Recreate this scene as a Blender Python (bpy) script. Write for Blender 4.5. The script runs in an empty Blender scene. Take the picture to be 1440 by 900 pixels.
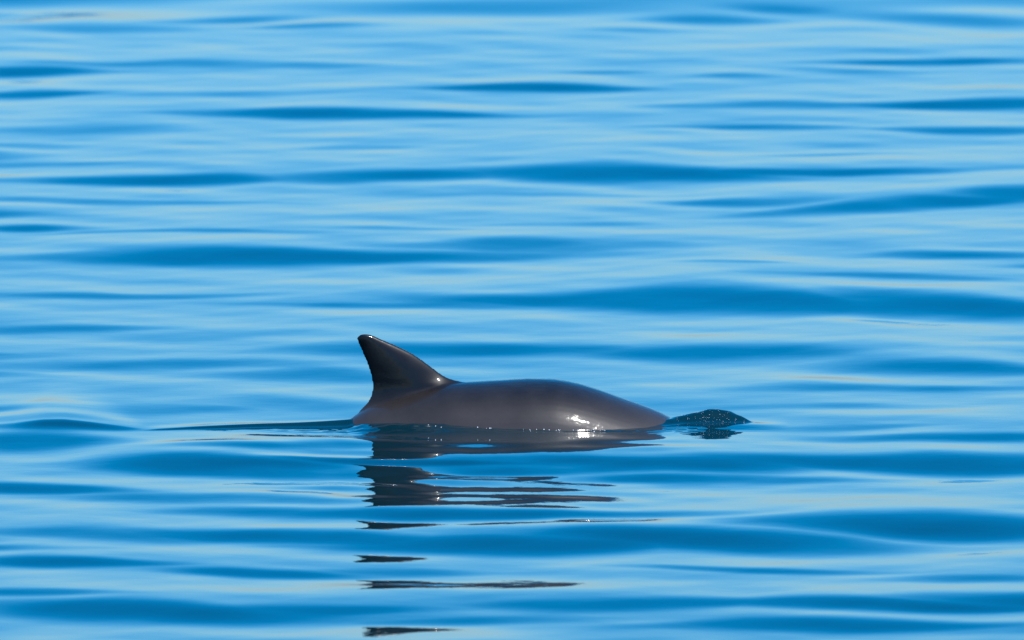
import bpy, bmesh, math
import numpy as np
from mathutils import Vector

R = math.radians
scene = bpy.context.scene

# ------------------------------------------------------------------ camera
KPX = 2.06 / 1440.0            # metres per photo pixel at the animal
DIST = 37.0                    # camera to animal
ELEV = R(6.0)                  # how far the camera looks down on the animal's waterline
ROW0 = 596.0                   # photo row of the still water under the animal's spine
FPX = DIST / KPX
CAM_H = DIST * math.sin(ELEV)
CAM_Y = -DIST * math.cos(ELEV)
PITCH = ELEV - math.atan((ROW0 - 450.0) / FPX)
cam_data = bpy.data.cameras.new('camera')
cam = bpy.data.objects.new('camera', cam_data)
scene.collection.objects.link(cam)
scene.camera = cam
cam.location = (0, CAM_Y, CAM_H)
cam.rotation_euler = (R(90) - PITCH, 0, 0)
cam_data.sensor_width = 36.0
cam_data.lens = 36.0 * FPX / 1440.0
cam_data.clip_start = 0.5
cam_data.clip_end = 30000.0
cam_data.dof.use_dof = True
cam_data.dof.focus_distance = DIST - 0.1
cam_data.dof.aperture_fstop = 13.0

# ------------------------------------------------------------------ sky and sun
SUN_EL = R(63.5)
SUN_AZ = R(47.0)               # to the right of straight behind the camera
to_sun = Vector((math.sin(SUN_AZ) * math.cos(SUN_EL), -math.cos(SUN_AZ) * math.cos(SUN_EL), math.sin(SUN_EL)))
world = bpy.data.worlds.new('World')
scene.world = world
world.use_nodes = True
wn = world.node_tree
bg = wn.nodes['Background']
sky = wn.nodes.new('ShaderNodeTexSky')
sky.sky_type = 'NISHITA'
sky.sun_disc = False
sky.sun_elevation = SUN_EL
sky.sun_rotation = math.atan2(to_sun.x, to_sun.y)
sky.altitude = 0.0
sky.air_density = 0.88
sky.dust_density = 1.3
sky.ozone_density = 10.0
hs = wn.nodes.new('ShaderNodeHueSaturation')
hs.inputs['Saturation'].default_value = 1.37
hs.inputs['Hue'].default_value = 0.49
wn.links.new(sky.outputs['Color'], hs.inputs['Color'])
wn.links.new(hs.outputs['Color'], bg.inputs['Color'])
bg.inputs['Strength'].default_value = 0.15
sd = bpy.data.lights.new('sun', 'SUN')
sd.energy = 4.0
sd.angle = R(0.53)
sd.color = (1.0, 0.96, 0.9)
sun = bpy.data.objects.new('sun', sd)
scene.collection.objects.link(sun)
sun.location = to_sun * 40
sun.rotation_euler = (-to_sun).to_track_quat('-Z', 'Y').to_euler()

vs = scene.view_settings
vs.view_transform = 'Standard'
vs.look = 'None'
vs.gamma = 1.0
vs.exposure = 0.8
vs.use_curve_mapping = False

# ------------------------------------------------------------------ helpers
def ground_y(row, z=0.0):
    """distance along the view at which a photo row meets height z"""
    a = PITCH + np.arctan((np.asarray(row, float) - 450.0) / FPX)
    return CAM_Y + (CAM_H - z) / np.tan(a)

def ground_x(px, y, z=0.0):
    d = (y - CAM_Y) * math.cos(PITCH) + (CAM_H - z) * math.sin(PITCH)
    return (np.asarray(px, float) - 720.0) / FPX * d

def side(px, row):
    """photo pixel -> (x, z) in the animal's own upright middle plane"""
    return ((px - 720.0) * KPX, (ROW0 - row) * KPX / math.cos(ELEV))

def new_mat(name):
    m = bpy.data.materials.new(name)
    m.use_nodes = True
    return m, m.node_tree, m.node_tree.nodes['Principled BSDF']

def smooth(a, b, t):
    u = np.clip((t - a) / (b - a), 0, 1)
    return u * u * (3 - 2 * u)

# ------------------------------------------------------------------ the sea: one sheet, dense where the photo looks
def axis(center_lo, center_hi, fine, mid_lo, mid_hi, mid, far, grow):
    pts = list(np.arange(center_lo, center_hi + fine / 2, fine))
    def extend(start, sign, limit):
        out, p, s = [], start, fine
        while sign * p < sign * limit:
            s = min(s * 1.12, mid)
            p += sign * s
            out.append(p)
        while abs(p) < far:
            s *= grow
            p += sign * s
            out.append(p)
        return out
    return np.array(extend(pts[0], -1, mid_lo)[::-1] + pts + extend(pts[-1], 1, mid_hi))

xs = axis(-0.55, 0.55, 0.0036, -1.75, 1.75, 0.010, 9000.0, 1.06)
ys = axis(-0.34, 0.14, 0.0036, -4.2, 9.0, 0.012, 12000.0, 1.05)
X, Y = np.meshgrid(xs, ys, indexing='xy')          # rows follow y
dxs = np.gradient(xs)[None, :]
dys = np.gradient(ys)[:, None]
cell = np.maximum(dxs, dys)

# wave faces that lean to the viewer: photo px, row, half length, half thickness, strength, tilt (rows per px)
BANDS = [
 (315,24,150,8,.8,-.03),(430,36,120,5,.8,-.02),(150,40,140,9,.4,0),(40,99,130,8,.95,0),(300,92,300,6,.5,0),
 (60,131,100,6,.8,0),(330,132,200,4,.3,0),(480,160,280,8,.95,0),(740,126,180,6,.95,0),(100,180,160,8,.45,0),
 (40,207,90,5,.35,0),(500,209,90,4,.35,0),(60,229,150,4,.35,0),(215,250,200,10,1,0),(560,245,200,12,.9,-.01),
 (860,246,260,14,1,.01),(1130,241,230,7,.9,-.02),(130,284,250,4,.45,0),(30,322,80,6,.9,0),(230,326,200,3,.4,0),
 (560,321,110,3,.35,0),(380,360,350,14,1.1,-.01),(190,414,180,5,.55,0),(600,426,220,5,.5,.01),(980,424,340,19,1.1,.0),
 (1330,430,220,19,.95,.03),(1000,25,130,7,.8,0),(930,43,130,4,.4,0),(1100,8,100,4,.6,.02),(1330,22,170,11,.6,.05),
 (1310,85,170,8,1,0),(1200,98,160,4,.4,.03),(860,100,90,3,.4,0),(1040,107,70,3,.35,0),(1350,144,190,9,1,0),
 (1090,146,180,5,.55,0),(1060,180,170,5,.65,0),(1360,180,150,6,.8,0),(1160,218,110,3,.4,-.02),(1310,286,240,10,.9,-.05),
 (1430,272,110,14,.8,-.03),(1050,281,130,7,.7,0),(800,275,160,4,.3,0),(800,313,130,4,.3,-.02),(760,347,190,10,.6,-.01),
 (1340,356,170,8,.75,0),(1030,368,80,3,.4,0),(1290,390,170,5,.5,.03),(80,462,140,6,.5,0),(700,494,260,11,.9,0),
 (960,492,270,12,.8,0),(200,510,260,8,.45,0),(1330,517,160,12,.7,0),(450,529,120,8,.55,0),(430,569,130,9,.5,0),
 (1250,544,200,5,.45,-.01),(1150,573,200,5,.35,-.02),(1340,618,170,9,.8,0),(1260,648,320,15,1,0),(960,650,250,16,.9,.0),
 (1000,673,200,8,.6,0),(760,655,220,11,.85,0),(1310,737,220,19,1,0),(1010,755,270,17,1,.02),(740,760,260,12,.9,0),
 (1060,798,150,5,.6,.04),(1370,816,110,7,.55,.02),(1270,846,230,9,.95,.02),(930,848,200,8,.7,0),(1210,881,220,9,.8,0),
 (50,622,110,11,.9,0),(350,655,210,15,1,.01),(50,683,120,9,.8,.03),(250,702,180,8,.45,.02),(430,717,170,9,.7,.02),
 (720,720,260,9,.95,0),(400,758,220,13,.9,.02),(150,751,170,7,.5,.03),(90,791,120,7,.8,.02),(380,801,110,9,.85,.02),
 (230,857,220,17,.85,.02),(50,836,100,7,.7,.02),(440,853,150,8,.6,0),(560,800,110,4,.4,0),(430,624,140,8,.7,0),
 (1180,600,110,5,.5,.0),(130,573,280,6,.42,0),(60,590,110,5,.35,0),(640,868,170,5,.4,0),
 # faces that lean away
 (700,697,230,7,-.28,0),(700,737,230,5,-.33,0),(600,786,120,5,-.33,0),(640,827,220,7,-.5,0),(600,892,150,6,-.6,0),(600,648.5,230,4.5,1.3,0),(850,730,100,4,-.45,0),
]
bands = []
for px, row, L, T, s, tilt in BANDS:
    bands.append([px, row, L * 1.28, T * 1.3, s * (1.2 if row > 600 and s > 0 else 1.0), tilt])
rng = np.random.default_rng(11)
# the same kind of wave goes on to the left, the right, nearer and farther than the frame
for k in range(420):
    px = rng.uniform(-2600, 4000)
    row = rng.uniform(-250, 1150)
    if -60 < px < 1500 and -10 < row < 905:
        continue
    L = rng.uniform(90, 320)
    bands.append([px, row, L, rng.uniform(3, 9) + L * .02, rng.uniform(.35, 1.0), rng.uniform(-.03, .03)])

S0 = 0.09                      # steepness of a strong wave face
ix = np.where(np.abs(xs) < 6.0)[0]
iy = np.where((ys > -6.0) & (ys < 12.5))[0]
xsub, ysub = xs[ix], ys[iy]
wob = rng.uniform(0, 6.28, (len(bands), 3))

def noise_h(lams, amp_slope, seed, Xg, Yg, cellg, spread=1.0):
    """a sum of small travelling waves, each with its own direction"""
    r = np.random.default_rng(seed)
    h = np.zeros(Xg.shape)
    for lam in lams:
        th = r.normal(math.pi / 2, spread)
        kx, ky = math.cos(th) * 2 * math.pi / lam, math.sin(th) * 2 * math.pi / lam
        a = amp_slope * lam / (2 * math.pi)
        fade = 1 - smooth(lam / 7, lam / 3, cellg)
        h += a * fade * np.sin(kx * Xg + ky * Yg + r.uniform(0, 6.28))
    return h

def build_waves(hshift):
    S = np.zeros((len(iy), len(ix)))
    N = np.zeros((len(iy), len(ix)))
    for k, (px, row, L, T, s, tilt) in enumerate(bands):
        yc = float(ground_y(row, hshift[k]))
        xc = float(ground_x(px, yc))
        Lx = L * KPX
        i0, i1 = np.searchsorted(xsub, (xc - 1.6 * Lx, xc + 1.6 * Lx))
        if i1 <= i0:
            continue
        xx = xsub[i0:i1]
        u = (xx - xc) / Lx
        dep = KPX * (yc - CAM_Y) / 36.64
        cen = yc - (tilt * (xx - xc) / KPX) * dep / math.sin(ELEV)
        cen = cen + 0.035 * np.sin(xx * 4.3 + wob[k, 0]) + 0.010 * np.sin(xx * 11.0 + wob[k, 1])
        thick = T * dep / (math.sin(ELEV) + s * S0) * (0.35 + 0.65 * np.exp(-(u * 1.1) ** 2)) * (1 + .22 * np.sin(xx * 7 + wob[k, 2]))
        prof = s * np.exp(-np.abs(u * 1.15) ** 2.6)
        lo, hi = np.searchsorted(ysub, (cen.min() - 4 * thick.max(), cen.max() + 4 * thick.max()))
        d = (ysub[lo:hi, None] - cen[None, :]) / thick[None, :]
        face = prof[None, :] * np.exp(-np.abs(d) ** 2.4)
        if s > 0:
            S[lo:hi, i0:i1] = np.maximum(S[lo:hi, i0:i1], face)
        else:
            N[lo:hi, i0:i1] = np.minimum(N[lo:hi, i0:i1], face)
    S = (S + N) * S0
    # height by walking away from the viewer, less the slow drift
    dy = np.gradient(ysub)[:, None]
    H = np.cumsum(S * dy, axis=0)
    yu = np.linspace(ysub[0], ysub[-1], 1400)
    out = np.empty_like(H)
    sg = 0.85 / (yu[1] - yu[0])
    rad = int(3 * sg)
    g = np.exp(-0.5 * (np.arange(-rad, rad + 1) / sg) ** 2); g /= g.sum()
    for c in range(H.shape[1]):
        col = np.interp(yu, ysub, H[:, c])
        lin = np.linspace(col[0], col[-1], len(col))
        slow = np.convolve(np.pad(col - lin, rad, mode='edge'), g, mode='valid') + lin
        out[:, c] = H[:, c] - np.interp(ysub, yu, slow)
    return out

hshift = np.zeros(len(bands))
for it in range(3):
    Hb = build_waves(hshift)
    for k, (px, row, L, T, s, tilt) in enumerate(bands):
        yc = float(ground_y(row, hshift[k])); xc = float(ground_x(px, yc))
        i = min(max(np.searchsorted(xsub, xc), 0), len(xsub) - 1)
        j = min(max(np.searchsorted(ysub, yc), 0), len(ysub) - 1)
        hshift[k] = 0.5 * hshift[k] + 0.5 * Hb[j, i]
Z = np.zeros(X.shape)
edge = (1 - smooth(3.5, 6.0, np.abs(xsub)))[None, :] * (smooth(-6.0, -4.6, ysub) * (1 - smooth(9.5, 12.5, ysub)))[:, None]
Z[np.ix_(iy, ix)] = Hb * edge
# calmer water right at the animal
calm = np.exp(-((X / 0.62) ** 4 + ((Y + 0.02) / 0.30) ** 4))
Z *= 1 - 0.8 * calm
# small ripples on top, longer swells where the hand-made waves end
r0 = np.random.default_rng(5)
Z += noise_h(r0.uniform(0.35, 0.9, 12), 0.0032, 21, X, Y, cell, .8) * (1 - .6 * calm)
Z += noise_h(r0.uniform(0.12, 0.35, 14), 0.0026, 22, X, Y, cell, .9)
outer = np.maximum(smooth(3.0, 6.5, np.abs(X)), np.maximum(smooth(4.2, 6.5, -Y), smooth(9.0, 13.0, Y)))
Z += outer * noise_h(r0.uniform(0.6, 3.0, 16), 0.028, 23, X, Y, cell, .6)

def ridge(poly, amp_front, nf=1.0):
    """poly: list of (px, y, crest height, front width, back width) -> a raised lip of water"""
    p = np.array(poly, float)
    xk = (p[:, 0] - 720) * KPX
    yc = np.interp(xs, xk, p[:, 1]); a = np.interp(xs, xk, p[:, 2], left=0, right=0)
    wf = np.interp(xs, xk, p[:, 3]); wb = np.interp(xs, xk, p[:, 4])
    d = Y - yc[None, :]
    w = np.where(d < 0, wf[None, :], wb[None, :])
    return a[None, :] * np.exp(-np.abs(d / w) ** amp_front)

# water heaped up over the head
BOW = ridge([(905,-.055,.0,.03,.05),(930,-.035,.008,.03,.05),(950,-.012,.014,.032,.06),(972,-.002,.0205,.032,.06),(995,.004,.027,.032,.06),
             (1010,.006,.0275,.030,.06),(1028,.006,.0225,.026,.05),(1042,.006,.013,.02,.04),(1052,.006,.005,.015,.03),(1060,.006,0,.012,.03)], 2.2)
grain = noise_h(np.random.default_rng(3).uniform(.022, .06, 18), .04, 31, X, Y, cell * .5, 2.0)
Z += BOW + grain * np.clip(BOW / .02, 0, 1)
# wave trailing the tail, and the wave beyond it
Z += ridge([(200,-.13,0,.02,.06),(225,-.13,.002,.012,.06),(300,-.105,.004,.013,.06),(400,-.06,.007,.015,.06),(470,-.025,.010,.02,.06),(500,-.015,.012,.02,.05),(530,-.02,0,.02,.05)], 2.0)
Z += ridge([(-60,-.06,0,.05,.08),(20,-.06,.005,.07,.26),(60,-.055,.011,.07,.42),(90,-.055,.012,.07,.42),(130,-.07,.009,.06,.36),(170,-.09,.005,.05,.2),(205,-.11,.0,.03,.07)], 2.0)
# lip of water along the flank
Z += ridge([(488,-.06,0,.04,.04),(510,-.085,.0095,.06,.03),(560,-.118,.0133,.08,.025),(610,-.140,.0148,.085,.02),(660,-.155,.0105,.08,.02),(720,-.163,.005,.07,.02),
            (790,-.165,.0018,.05,.02),(850,-.15,.001,.03,.02),(910,-.11,.001,.02,.02),(940,-.06,.0,.018,.02)], 2.0)
# the slope in front of the heaped water
Z += ridge([(900,-.09,0,.06,.06),(960,-.075,.004,.07,.06),(1040,-.06,.005,.07,.06),(1110,-.05,0,.06,.06)], 2.0)
# rings running out from the animal towards the viewer
front = np.exp(-((X + .1) / .55) ** 4) * smooth(-1.9, -1.2, Y) * (1 - smooth(-.16, -.05, Y))
Z += noise_h(np.random.default_rng(14).uniform(.07, .26, 14), .0075, 51, X, Y, cell, .9) * front
near = np.exp(-((X + .02) / .40) ** 4 - ((Y + .15) / .055) ** 2)
Z += noise_h(np.random.default_rng(8).uniform(.02, .06, 14), .035, 41, X, Y, cell * .5, 1.2) * near

nx, ny = len(xs), len(ys)
co = np.stack([X, Y, Z], -1).reshape(-1, 3).astype(np.float32)
idx = np.arange(nx * ny).reshape(ny, nx)
quads = np.stack([idx[:-1, :-1], idx[:-1, 1:], idx[1:, 1:], idx[1:, :-1]], -1).reshape(-1, 4).astype(np.int32)
me = bpy.data.meshes.new('water')
me.vertices.add(len(co)); me.vertices.foreach_set('co', co.ravel())
me.loops.add(quads.size); me.loops.foreach_set('vertex_index', quads.ravel())
me.polygons.add(len(quads)); me.polygons.foreach_set('loop_start', np.arange(0, quads.size, 4, dtype=np.int32))
me.polygons.foreach_set('use_smooth', np.ones(len(quads), dtype=bool))
me.update(calc_edges=True)
water = bpy.data.objects.new('water', me)
scene.collection.objects.link(water)
water['kind'] = 'structure'
water['label'] = 'calm rippled blue sea surface'

m, nt, b = new_mat('sea_water')
b.inputs['Base Color'].default_value = (0.0008, 0.015, 0.023, 1)
b.inputs['Roughness'].default_value = 0.015
b.inputs['IOR'].default_value = 1.333
tc = nt.nodes.new('ShaderNodeTexCoord')
nz = nt.nodes.new('ShaderNodeTexNoise')
nz.inputs['Scale'].default_value = 14.0
nz.inputs['Detail'].default_value = 3.5
nt.links.new(tc.outputs['Object'], nz.inputs['Vector'])
bp = nt.nodes.new('ShaderNodeBump')
bp.inputs['Strength'].default_value = 0.25
bp.inputs['Distance'].default_value = 0.0012
nt.links.new(nz.outputs['Fac'], bp.inputs['Height'])
nt.links.new(bp.outputs['Normal'], b.inputs['Normal'])
me.materials.append(m)

# ------------------------------------------------------------------ the porpoise
def loft(bm, rings, cap=True):
    vr = [[bm.verts.new(p) for p in r] for r in rings]
    n = len(vr[0])
    for a, c in zip(vr, vr[1:]):
        for i in range(n):
            bm.faces.new((a[i], a[(i + 1) % n], c[(i + 1) % n], c[i]))
    if cap:
        bm.faces.new(vr[0][::-1]); bm.faces.new(vr[-1])

def pchip(xq, xp, yp):
    """smooth curve through points without overshoot"""
    xp, yp, xq = map(lambda v: np.asarray(v, float), (xp, yp, xq))
    h = np.diff(xp); d = np.diff(yp) / h
    mm = np.zeros(len(xp)); mm[0], mm[-1] = d[0], d[-1]
    for i in range(1, len(xp) - 1):
        if d[i - 1] * d[i] > 0:
            w1, w2 = 2 * h[i] + h[i - 1], h[i] + 2 * h[i - 1]
            mm[i] = (w1 + w2) / (w1 / d[i - 1] + w2 / d[i])
    i = np.clip(np.searchsorted(xp, xq) - 1, 0, len(xp) - 2)
    t = (xq - xp[i]) / h[i]
    return ((1 + 2 * t) * (1 - t) ** 2 * yp[i] + t * (1 - t) ** 2 * h[i] * mm[i]
            + t * t * (3 - 2 * t) * yp[i + 1] + t * t * (t - 1) * h[i] * mm[i + 1])

top_px = [(487,592.5),(496,586),(506,579.5),(518,572.5),(535,566),(560,557.5),(600,546),(635,538.5),(670,536.5),(705,534.5),(745,532.5),(775,533),(805,537.5),(840,547.5),(875,560),(905,570.5),(930,580.5),(949,590.5)]
top = [side(*p) for p in top_px]
xt = [-.90, -.75, -.60, -.45, -.385] + [p[0] for p in top] + [.375, .43, .49, .53, .548]
zt = [-.190, -.165, -.118, -.062, -.032] + [p[1] for p in top] + [-.022, -.055, -.090, -.125, -.16]
xh = [-.90, -.80, -.70, -.60, -.45, -.33, -.10, .08, .22, .33, .42, .49, .53, .548]
hh = [.022, .034, .062, .105, .165, .212, .272, .280, .257, .216, .170, .118, .065, .015]
ww = [.30, .35, .42, .50, .60, .80, 1.08, 1.14, 1.14, 1.08, 1.0, .98, 1.05, 1.1]
bm = bmesh.new()
rings = []
for x in np.concatenate([np.linspace(-.90, .50, 150), np.linspace(.505, .548, 14)]):
    z1 = float(pchip([x], xt, zt)[0]); hgt = float(pchip([x], xh, hh)[0]); wr = float(pchip([x], xh, ww)[0])
    zc = z1 - hgt / 2
    ring = []
    for k in range(64):
        a = 2 * math.pi * k / 64
        ring.append((x, wr * hgt / 2 * math.cos(a), zc + hgt / 2 * math.sin(a)))
    rings.append(ring)
loft(bm, rings)

# dorsal fin: stacked sections, row, trailing px, leading px, half thickness
fin = [(469.6,508.5,515,.0030),(470.6,505.2,521.5,.0050),(472.6,502.6,527.5,.0062),(475.4,501.5,533.5,.0070),(480,502.6,544.5,.0078),(485,504.6,556,.0086),(490,506.8,567,.0095),(496.7,509.6,580,.0106),
       (506,513.8,594,.0122),(516.7,517.8,608.5,.0140),(525,520.4,619.5,.0152),(531,521.8,629.5,.0165),(534.5,522.4,640,.0172),(537,522.8,652,.018),(540,523,670,.0195),(547,523,686,.022),
       (554,522,694,.027),(562,518.5,700,.034),(568,514,703,.04),(574,508,705,.044),(590,498,710,.05)]
fr = np.array(fin)
rings = []
for row in np.concatenate([np.linspace(469.6, 476, 12), np.linspace(477.5, 590, 60)]):
    tr, ld, th = (float(pchip([row], fr[:, 0], fr[:, c])[0]) for c in (1, 2, 3))
    x0, z0 = side(tr, row); x1, _ = side(ld, row)
    ring = []
    n = 28
    for sgn in (1, -1):
        for k in range(n):
            u = (1 - math.cos(math.pi * k / n)) / 2
            if sgn < 0:
                u = 1 - u
            t = th * (max(u, 0) ** .75) * (max(1 - u, 0) ** .85) / (.47 ** .75 * .53 ** .85)
            ring.append((x1 + (x0 - x1) * u, sgn * t, z0))
    rings.append(ring)
loft(bm, rings)

def blade(root, tip, chord0, chord1, fwd, thick, sweep):
    """flat tapering limb from root to tip; fwd is the chord direction"""
    root, tip, fwd = Vector(root), Vector(tip), Vector(fwd).normalized()
    nrm = (tip - root).cross(fwd).normalized()
    rs = []
    for i in range(12):
        t = i / 11
        c = chord0 + (chord1 - chord0) * t ** 1.3
        if i > 8:
            c *= 1 - .22 * (i - 8) ** 1.1 / 1.4 * .8
        ctr = root.lerp(tip, t) - fwd * sweep * t * t
        ring = []
        for k in range(20):
            a = 2 * math.pi * k / 20
            ring.append(ctr + fwd * (c / 2 * math.cos(a)) + nrm * (thick * (1 - .6 * t) * math.sin(a)))
        rs.append(ring)
    loft(bm, rs)
for sgn in (1, -1):
    blade((.27, sgn * .09, -.13), (.17, sgn * .23, -.24), .10, .035, (1, 0, 0), .014, .03)      # flipper
    blade((-.86, sgn * .0, -.188), (-.93, sgn * .19, -.20), .12, .04, (1, 0, 0), .012, .03)     # tail fluke
bmesh.ops.recalc_face_normals(bm, faces=bm.faces)
bme = bpy.data.meshes.new('porpoise_draft')
bm.to_mesh(bme); bm.free()
tmp = bpy.data.objects.new('porpoise_draft', bme)
scene.collection.objects.link(tmp)
md = tmp.modifiers.new('remesh', 'REMESH'); md.mode = 'VOXEL'; md.voxel_size = 0.0030; md.use_smooth_shade = True
ms = tmp.modifiers.new('smooth', 'SMOOTH'); ms.factor = 0.5; ms.iterations = 10
dg = bpy.context.evaluated_depsgraph_get()
pm = bpy.data.meshes.new_from_object(tmp.evaluated_get(dg))
bpy.data.objects.remove(tmp)
pm.name = 'body'
pm.polygons.foreach_set('use_smooth', np.ones(len(pm.polygons), dtype=bool))
por = bpy.data.objects.new('porpoise', pm)
scene.collection.objects.link(por)
por['label'] = 'dark grey porpoise with tall curved dorsal fin surfacing through calm blue sea'
por['category'] = 'porpoise'

m, nt, b = new_mat('wet_porpoise_skin')
L = nt.links
tc = nt.nodes.new('ShaderNodeTexCoord')
sep = nt.nodes.new('ShaderNodeSeparateXYZ'); L.new(tc.outputs['Object'], sep.inputs[0])
n1 = nt.nodes.new('ShaderNodeTexNoise'); n1.inputs['Scale'].default_value = 11.0; n1.inputs['Detail'].default_value = 7.0; n1.inputs['Roughness'].default_value = 0.62
L.new(tc.outputs['Object'], n1.inputs['Vector'])
mr = nt.nodes.new('ShaderNodeMapRange')       # slate back and fin, paler grey flank
mr.inputs['From Min'].default_value = 0.0; mr.inputs['From Max'].default_value = 0.085
L.new(sep.outputs['Z'], mr.inputs['Value'])
ad = nt.nodes.new('ShaderNodeMath'); ad.operation = 'MULTIPLY_ADD'
ad.inputs[1].default_value = 0.9; ad.inputs[2].default_value = -0.45
L.new(n1.outputs['Fac'], ad.inputs[0])
su = nt.nodes.new('ShaderNodeMath'); su.operation = 'ADD'; su.use_clamp = True
L.new(mr.outputs['Result'], su.inputs[0]); L.new(ad.outputs[0], su.inputs[1])
cr = nt.nodes.new('ShaderNodeValToRGB')
cr.color_ramp.elements[0].color = (0.034, 0.0295, 0.029, 1)
cr.color_ramp.elements[1].color = (0.0072, 0.0056, 0.0054, 1)
L.new(su.outputs[0], cr.inputs['Fac'])
L.new(cr.outputs['Color'], b.inputs['Base Color'])
b.inputs['Roughness'].default_value = 0.42
b.inputs['Specular IOR Level'].default_value = 0.1
b.inputs['Coat Weight'].default_value = 0.7
b.inputs['Coat Roughness'].default_value = 0.1
b.inputs['Coat IOR'].default_value = 1.33
n2 = nt.nodes.new('ShaderNodeTexNoise'); n2.inputs['Scale'].default_value = 20.0; n2.inputs['Detail'].default_value = 4.0
L.new(tc.outputs['Object'], n2.inputs['Vector'])
bp = nt.nodes.new('ShaderNodeBump'); bp.inputs['Strength'].default_value = 0.7; bp.inputs['Distance'].default_value = 0.0032
L.new(n2.outputs['Fac'], bp.inputs['Height'])
L.new(bp.outputs['Normal'], b.inputs['Coat Normal'])
pm.materials.clear(); pm.materials.append(m)

# ------------------------------------------------------------------ white flecks painted as sun sparkle along the flank's waterline
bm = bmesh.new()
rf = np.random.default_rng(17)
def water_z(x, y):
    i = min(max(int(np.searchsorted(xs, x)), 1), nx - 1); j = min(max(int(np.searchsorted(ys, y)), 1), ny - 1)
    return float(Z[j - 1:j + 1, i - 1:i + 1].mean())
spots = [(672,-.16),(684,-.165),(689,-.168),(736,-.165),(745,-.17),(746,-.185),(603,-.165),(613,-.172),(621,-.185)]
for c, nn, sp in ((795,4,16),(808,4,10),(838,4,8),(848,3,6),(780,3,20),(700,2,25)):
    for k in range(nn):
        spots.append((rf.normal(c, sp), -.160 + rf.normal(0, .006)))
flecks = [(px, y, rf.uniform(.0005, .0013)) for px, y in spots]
for k in range(110):      # fine pale specks added to give the heaped water a speckled look
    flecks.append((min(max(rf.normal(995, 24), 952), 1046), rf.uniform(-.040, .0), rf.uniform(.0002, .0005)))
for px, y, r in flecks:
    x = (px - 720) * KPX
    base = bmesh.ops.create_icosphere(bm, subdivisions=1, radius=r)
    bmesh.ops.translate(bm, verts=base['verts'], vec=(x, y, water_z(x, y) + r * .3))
fm = bpy.data.meshes.new('glint_flecks'); bm.to_mesh(fm); bm.free()
painted_glint = bpy.data.objects.new('glint_flecks', fm)
scene.collection.objects.link(painted_glint)
painted_glint['kind'] = 'stuff'
painted_glint['label'] = 'tiny white flecks painted as sun glints along the porpoise flank, with pale specks over the head'
painted_glint['category'] = 'painted_glint'
m, nt, b = new_mat('painted_glint')
b.inputs['Base Color'].default_value = (.8, .82, .84, 1)  # plain white in place of sparkling sunlight on the ripples
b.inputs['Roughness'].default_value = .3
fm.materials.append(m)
